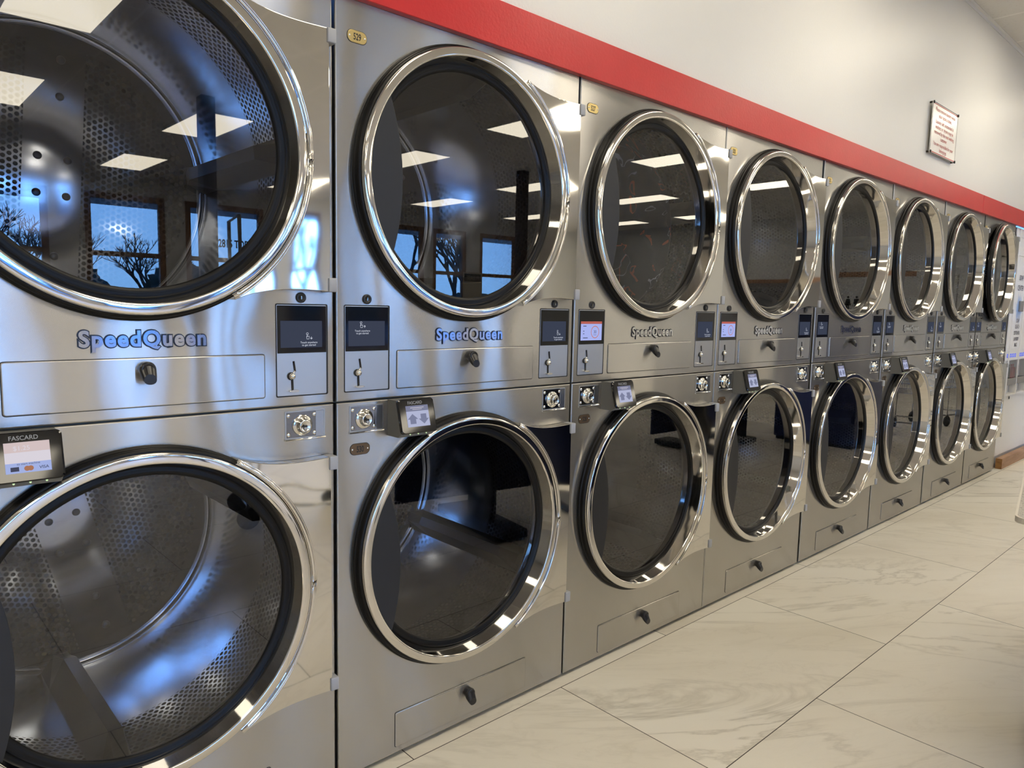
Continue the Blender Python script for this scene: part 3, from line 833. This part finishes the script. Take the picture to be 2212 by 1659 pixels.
# ------------------------------------------------------------------ soap machine
sm = thing('soap_machine', 'white soap vending machine with blue splash poster at the end of the dryer row', 'vending machine', (7.06, .03, 0))
b = MB(); XW = 1.30
b.box(0, XW, .02, .55, .0, 2.02, 0)
for k in range(6):
    xx = (0, .113, .425, .737, 1.05, XW - .016)[k]
    b.box(xx, xx + .016, -.033, .02, .62, 2.02, 0, .002)
for z in (.62, .925, 1.008, 1.80, 1.95): b.box(0, XW, -.030, .02, z, z + .012, 0)
b.box(0, XW, -.026, .02, 1.02, 2.02, 0); b.box(0, XW, -.026, .02, .937, 1.008, 0)
b.box(0, XW, -.004, .02, .10, .615, 0, .004); b.box(0, XW, .008, .02, 0, .10, 0)
obj('cabinet', b.fixed('cabinet', [M['white_panel']]), sm)
po = obj('poster', MB().add([(7.192, 0, 1.022), (7.483, 0, 1.022), (7.483, 0, 1.798), (7.192, 0, 1.798)], [(0, 1, 2, 3)]).mesh('poster', [M['poster']]), sm, (-7.06, -.0275, 0))
b = MB(); y = -.001
for s_, z, sz in (('SOAP', 1.600, .062), ('CENTER', 1.515, .062), ('SOAP', 1.245, .046), ('BLEACH', 1.195, .046), ('SOFTENERS', 1.142, .044), ('LAUNDRY', 1.090, .044), ('BAGS', 1.040, .044)):
    obj('lettering', MB().text(s_, 7.362 if z < 1.4 else 7.352, z, sz, y, 0, .012, .80).mesh('lettering', [M['navy_ink']]), po)
obj('display', MB().box(.288, .40, -.040, -.026, 1.338, 1.428, 0, .003).fixed('display', [M['slot_grey']]), sm)
for k in range(3):
    for q in range(4):
        if k == 0 and q < 3: continue
        xx = (.085 if k == 0 else .180 + (k - 1) * .312) + (q if k else q - 3) * .052
        obj('selection_button', MB().lathe([(.017, -.0275), (.010, -.0275)], xx, .965, 20, 0, False).mesh('selection_button', [M['led_blue']]), sm)
    xo = .132 + (k - 1) * .312
    if k: 
        obj('vend_window', MB().add([(xo, -.028, .775), (xo + .29, -.028, .775), (xo + .29, -.028, .922), (xo, -.028, .922)], [(0, 1, 2, 3)]).mesh('vend_window', [M['acrylic']]), sm)
        obj('delivery_flap', MB().box(xo + .005, xo + .285, -.034, .02, .712, .768, 0, .003).fixed('delivery_flap', [M['slot_grey']]), sm)
obj('key_lock', ME['lock'], sm, (.36, -.004, .59))
bt = MB()
bt.v = []; 
bmb = bmesh.new(); 
def bottle(name, m):
    b = MB(); prof = [(.0001, 0), (.017, 0), (.018, .004), (.018, .075), (.015, .085), (.008, .094), (.008, .102), (.0095, .103), (.0095, .118), (.0001, .118)]
    vs = []; n = 18
    for i in range(n):
        a = 2 * PI * i / n
        for r, z in prof: vs.append((r * math.cos(a), r * .62 * math.sin(a), z))
    p = len(prof)
    b.add(vs, [(i * p + q, ((i + 1) % n) * p + q, ((i + 1) % n) * p + q + 1, i * p + q + 1) for i in range(n) for q in range(p - 1)], 0, True)
    return b.fixed(name, [m])
mbr, mbd = bottle('red_bottle', M['bottle_red']), bottle('dark_bottle', M['bottle_dark'])
bmb.free()
tag(obj('detergent_bottle', mbd, None, (7.30, .020, .7685)), 'dark bottle at the left end of the vending window', 'bottle')
for q, w_ in enumerate(('next to the dark bottle', 'between two red bottles', 'furthest from the dark bottle')):
    tag(obj('detergent_bottle', mbr, None, (7.372 + .062 * q, .020, .7685)), 'red bottle in the vending window, ' + w_, 'bottle', 'red bottles in the soap machine')
kb = MB().box(7.147, 8.7, -.0315, .017, 0, .09, 0, .002)
k0 = kb.fixed('timber_kerb', [M['kerb'], M['kerb_end']])
for p in k0.polygons:
    if abs(p.normal.x) > .9: p.material_index = 1
tag(obj('timber_kerb', k0), 'raw wooden beam lying on the floor in front of the soap machine', 'beam')

# ------------------------------------------------------------------ folding tables, carts, cabinet
def table(label, loc, rz, L=1.83, D=.78, H=.90):
    t = thing('folding_table', label, 'table', loc, rz, 'folding tables in the aisle')
    top = MB().bm(_rt(L, D, H), 0)
    obj('table_top', top.fixed('table_top', [M['speckle']]), t)
    e = MB(); rr = rrect(-.004, L + .004, -D - .004, .004, .028)
    n = len(rr); e.add([(p[0], p[1], H - .012) for p in rr] + [(p[0], p[1], H - .0005) for p in rr], [(i, (i + 1) % n, n + (i + 1) % n, n + i) for i in range(n)])
    rr2 = rrect(.001, L - .001, -D + .001, -.001, .024)
    e.add([(p[0], p[1], H - .0005) for p in rr] + [(p[0], p[1], H - .0002) for p in rr2], [(i, (i + 1) % n, n + (i + 1) % n, n + i) for i in range(n)])
    obj('edge_band', e.mesh('edge_band', [M['edge_band']]), t)
    obj('modesty_panel', MB().box(.45, L - .12, -D * .62, -D * .62 + .02, .18, H - .04).fixed('modesty_panel', [M['navy']]), t)
    for x, fy in ((.96, -.06), (L - .16, -.22)):
        l = MB().box(x - .04, x + .04, -D * .5 - .10, -D * .5 + .10, .05, H - .012, 0, .004)
        l.box(x - .11, x + .11, -D + .03, fy, .012, .06, 0, .006)
        for yy in (-D + .09, fy - .06): l.box(x - .02, x + .02, yy - .02, yy + .02, 0, .012, 0)
        obj('leg', l.fixed('leg', [M['matte_black']]), t)
    return t
def _rt(L, D, H):
    bm = bmesh.new(); rr = rrect(0, L, -D, 0, .026)
    f = bm.faces.new([bm.verts.new((p[0], p[1], H)) for p in rr])
    r = bmesh.ops.extrude_face_region(bm, geom=[f])
    for v in r['geom']:
        if isinstance(v, bmesh.types.BMVert): v.co.z -= .012
    bm.verts.index_update()
    return bm
table('speckled laminate folding table whose pale-edged corner shows at the right photo edge', (1.655, -1.296, 0), math.radians(10.5))
table('speckled folding table in the aisle, mirrored in the lower dryer doors', (4.75, -1.72, 0), math.radians(2))
cb = thing('storage_cabinet', 'tall navy blue cabinet mirrored in the lower door of the fifth dryer', 'cabinet', (6.95, -1.12, 0))
b = MB().box(0, .75, -.8, 0, .03, 1.32, 0, .01); obj('body', b.fixed('body', [M['navy']]), cb)
obj('base', MB().box(.02, .73, -.78, -.02, 0, .03).fixed('base', [M['matte_black']]), cb)

def cart(label, loc, rz):
    t = thing('laundry_cart', label, 'cart', loc, rz, 'wire laundry carts')
    L, D, z0, z1 = .62, .50, .45, .80
    b = MB()
    for k in range(14):
        u = k / 13; z = z0 + (z1 - z0) * u
        if k % 2 == 0:
            s_ = .04 * (1 - u); x0, x1, y0, y1 = s_, L - s_, -D + s_, -s_
            b.tube([(x0, y0, z), (x1, y0, z), (x1, y1, z), (x0, y1, z), (x0, y0, z)], .003 if k < 12 else .006, 6)
    for i in range(13):
        x = L * i / 12
        for yy in (0, -D): b.tube([(x * .87 + .04, yy * .84 - .04, z0), (x, yy, z1)], .0025, 5)
        b.tube([(x * .87 + .04, -.04, z0), (x * .87 + .04, -D + .04, z0)], .0025, 5)
    for i in range(11):
        yy = -D * i / 10
        for xx in (0, L): b.tube([(xx * .87 + .04, yy * .84 - .04, z0), (xx, yy, z1)], .0025, 5)
    obj('basket', b.mesh('basket', [M['wire']]), t)
    f = MB()
    f.tube([(.06, -.06, z0), (.04, -.05, .13), (.04, -D + .05, .13), (.06, -D + .06, z0)], .011, 8)
    f.tube([(L - .06, -.06, z0), (L - .04, -.05, .13), (L - .04, -D + .05, .13), (L - .06, -D + .06, z0)], .011, 8)
    for yy in (-.05, -D + .05): f.tube([(.04, yy, .13), (L - .04, yy, .13)], .010, 8)
    f.tube([(.03, -.05, z1), (.02, -.05, 1.75), (.02, -D + .05, 1.75), (.03, -D + .05, z1)], .011, 8)
    obj('frame', f.mesh('frame', [M['wire']]), t)
    for xx in (.04, L - .04):
        for yy in (-.05, -D + .05):
            w = MB().lathe([(.0001, -.014), (.056, -.014), (.062, -.008), (.062, .008), (.056, .014), (.0001, .014)], 0, 0, 24)
            obj('wheel', w.fixed('wheel', [M['tyre']]), t, (xx, yy, .062))
    return t
cart('wire laundry cart beside the nearest folding table, mirrored in the first hinge plate', (1.55, -2.25, 0), math.radians(14))
cart('wire laundry cart near the soap machine end, mirrored in the last lower doors', (8.35, -.85, 0), math.radians(-12))
cart('wire laundry cart standing furthest along the aisle past the navy cabinet', (9.35, -1.0, 0), math.radians(8))

# end wall fittings, mirrored in the far glass
fr = thing('serving_hatch', 'wood framed opening on the end wall, mirrored in the fourth upper door', 'wall opening', (X1, -6.9, 1.35))
b = MB().box(-.03, 0, -.35, 1.9, .56, .64); b.box(-.03, 0, -.35, -.27, -.2, .56); b.box(-.03, 0, 1.82, 1.9, -.2, .56)
obj('hatch_frame', b.mesh('hatch_frame', [M['kerb']]), fr); obj('hatch_back', MB().box(-.01, 0, -.27, 1.82, -.2, .56).mesh('hatch_back', [M['slot_grey']]), fr)
rl = tag(obj('wall_rail', MB().box(X1 - .03, X1, -4.95, -3.4, 2.02, 2.12).mesh('wall_rail', [M['kerb']])), 'wooden rail across the end wall above the restroom sign', 'rail')
rs = thing('restroom_sign', 'black man and woman figures on the end wall', 'sign', (X1 - .003, -4.57, 1.50))
b = MB()
for k in (-1, 1):
    c = k * .085
    P = lambda pts: b.add([(0, c + p[0], p[1]) for p in pts], [tuple(range(len(pts)))], 0)
    P([(.024 * math.cos(t * PI / 8), .115 + .024 * math.sin(t * PI / 8)) for t in range(16)])
    P([(-.05, .08), (.05, .08), (.055, -.02), (-.055, -.02)] if k > 0 else [(-.035, .08), (.035, .08), (.065, -.05), (-.065, -.05)])
    P([(-.03, -.02), (-.004, -.02), (-.004, -.14), (-.03, -.14)]); P([(.004, -.02), (.03, -.02), (.03, -.14), (.004, -.14)])
obj('figures', b.mesh('figures', [M['matte_black']]), rs)
ps = thing('window_notice', 'printed PLEASE notice standing in the front window, mirrored in dryer 529', 'sign', (11.22, Y0 + .02, 1.15))
b = MB().add([(-.30, 0, 0), (.30, 0, 0), (.30, 0, .92), (-.30, 0, .92)], [(0, 3, 2, 1)], 0)
for z0, z1 in ((.70, .88), (.05, .22)): b.add([(-.26, .002, z0), (.26, .002, z0), (.26, .002, z1), (-.26, .002, z1)], [(0, 3, 2, 1)], 1)
b.text('PLEASE', 0, .735, .145, .004, 0, .02, .85, mirror=True); b.text('POR FAVOR', 0, .085, .125, .004, 0, .02, .68, mirror=True)
obj('sheet', b.mesh('sheet', [plain('notice_paper', (.45, .42, .36), .6), M['matte_black']]), ps)

# ------------------------------------------------------------------ trees outside
def tree(loc, h, seed, label):
    r_ = random.Random(seed); b = MB()
    def grow(p, d, l, rad, dep):
        q = p + d * l
        b.tube([p, (p + q) / 2 + Vector((r_.uniform(-.04, .04), r_.uniform(-.04, .04), 0)) * l, q], [rad, rad * .85, rad * .68], 5, 0, False)
        if dep == 0: return
        for _ in range(3 if dep > 1 else 4):
            nd = (d + Vector((r_.uniform(-.75, .75), r_.uniform(-.75, .75), r_.uniform(-.15, .55)))).normalized()
            grow(p + d * l * r_.uniform(.65, 1.0), nd, l * r_.uniform(.58, .80), rad * .60, dep - 1)
    grow(Vector((0, 0, 0)), Vector((0, 0, 1)), h * .30, h * .022, 5)
    tag(obj('bare_tree', b.mesh('bare_tree', [M['bark']]), None, loc), label, 'tree', 'trees outside the front windows')
for k, (x, y, h) in enumerate(((3.0, -24, 5.0), (5.0, -30, 5.2), (10.0, -33, 6.0), (15.5, -29, 7.0), (19.5, -31, 7.5), (24, -29, 7.5), (8.2, -36, 5.0), (17.5, -24, 7.5), (21.5, -25, 8.0), (27.5, -24, 8.0), (32, -26, 8), (-5, -26, 5.5), (13.2, -38, 5.5))):
    tree((x, y, -.06), h, 20 + k, 'bare winter tree outside the windows, mirrored in the upper dryer glass')
for k, (x, y, rx, rz_) in enumerate(((6.2, -30, 1.5, 2.7), (11.2, -32, 1.7, 2.8), (19.0, -38, 2.6, 2.0), (-1.0, -31, 2.0, 2.4), (26, -40, 3.4, 2.2), (36, -42, 3.4, 2.2))):
    bm = bmesh.new(); bmesh.ops.create_icosphere(bm, subdivisions=4, radius=1.0); r_ = random.Random(k)
    for v in bm.verts:
        q = 1 + r_.uniform(-.12, .12); v.co = Vector((v.co.x * rx * q, v.co.y * rx * .8 * q, max(0, rz_ * .45 + v.co.z * rz_ * .55 * q)))
    tag(obj('evergreen_bush', MB().bm(bm, 0).mesh('evergreen_bush', [M['evergreen']]), None, (x, y, -.06)), 'dark bushy growth outside the windows, mirrored in the dryer glass', 'bush', 'bushes outside the front windows')

# ------------------------------------------------------------------ sky
w = bpy.data.worlds.new('sky'); SC.world = w; w.use_nodes = True
nt = w.node_tree; nt.nodes.clear()
tc = nt.nodes.new('ShaderNodeTexCoord'); sp = nt.nodes.new('ShaderNodeSeparateXYZ'); nt.links.new(tc.outputs['Generated'], sp.inputs[0])
rp = nt.nodes.new('ShaderNodeValToRGB'); nt.links.new(sp.outputs[2], rp.inputs[0])
e = rp.color_ramp.elements
e[0].position = 0.0; e[0].color = (.22, .50, 1.0, 1); e[1].position = .45; e[1].color = (.07, .27, .95, 1)
bg = nt.nodes.new('ShaderNodeBackground'); nt.links.new(rp.outputs[0], bg.inputs[0]); bg.inputs[1].default_value = 12.0
wo = nt.nodes.new('ShaderNodeOutputWorld'); nt.links.new(bg.outputs[0], wo.inputs[0])

# ------------------------------------------------------------------ camera
cd = bpy.data.cameras.new('camera'); cam = bpy.data.objects.new('camera', cd); COL.objects.link(cam)
cd.sensor_fit = 'HORIZONTAL'; cd.sensor_width = 36.0; cd.lens = 1565.6 / 2212 * 36.0
cd.clip_start = .05; cd.clip_end = 300
yaw, pit, rol = 0.74682, -0.10776, 0.02185
f = Vector((math.sin(yaw) * math.cos(pit), math.cos(yaw) * math.cos(pit), math.sin(pit)))
r = f.cross(Vector((0, 0, 1))).normalized(); u = r.cross(f)
c_, s_ = math.cos(rol), math.sin(rol)
r2 = r * c_ + u * s_; u2 = u * c_ - r * s_
mw = Matrix((r2, u2, -f)).transposed().to_4x4()
mw.translation = Vector((-.0374 * .88, -1.8641 * .88, ZM + .2897 * .88))
cam.matrix_world = mw
SC.camera = cam

SC.view_settings.view_transform = 'Standard'; SC.view_settings.look = 'None'
SC.view_settings.exposure = 0.0; SC.view_settings.gamma = 1.0; SC.view_settings.use_curve_mapping = False
cy = SC.cycles
cy.use_denoising = True
cy.max_bounces = 10; cy.diffuse_bounces = 4; cy.glossy_bounces = 6; cy.transmission_bounces = 4; cy.transparent_max_bounces = 12
cy.caustics_reflective = False; cy.caustics_refractive = False
cy.sample_clamp_indirect = 4.0; cy.blur_glossy = .5
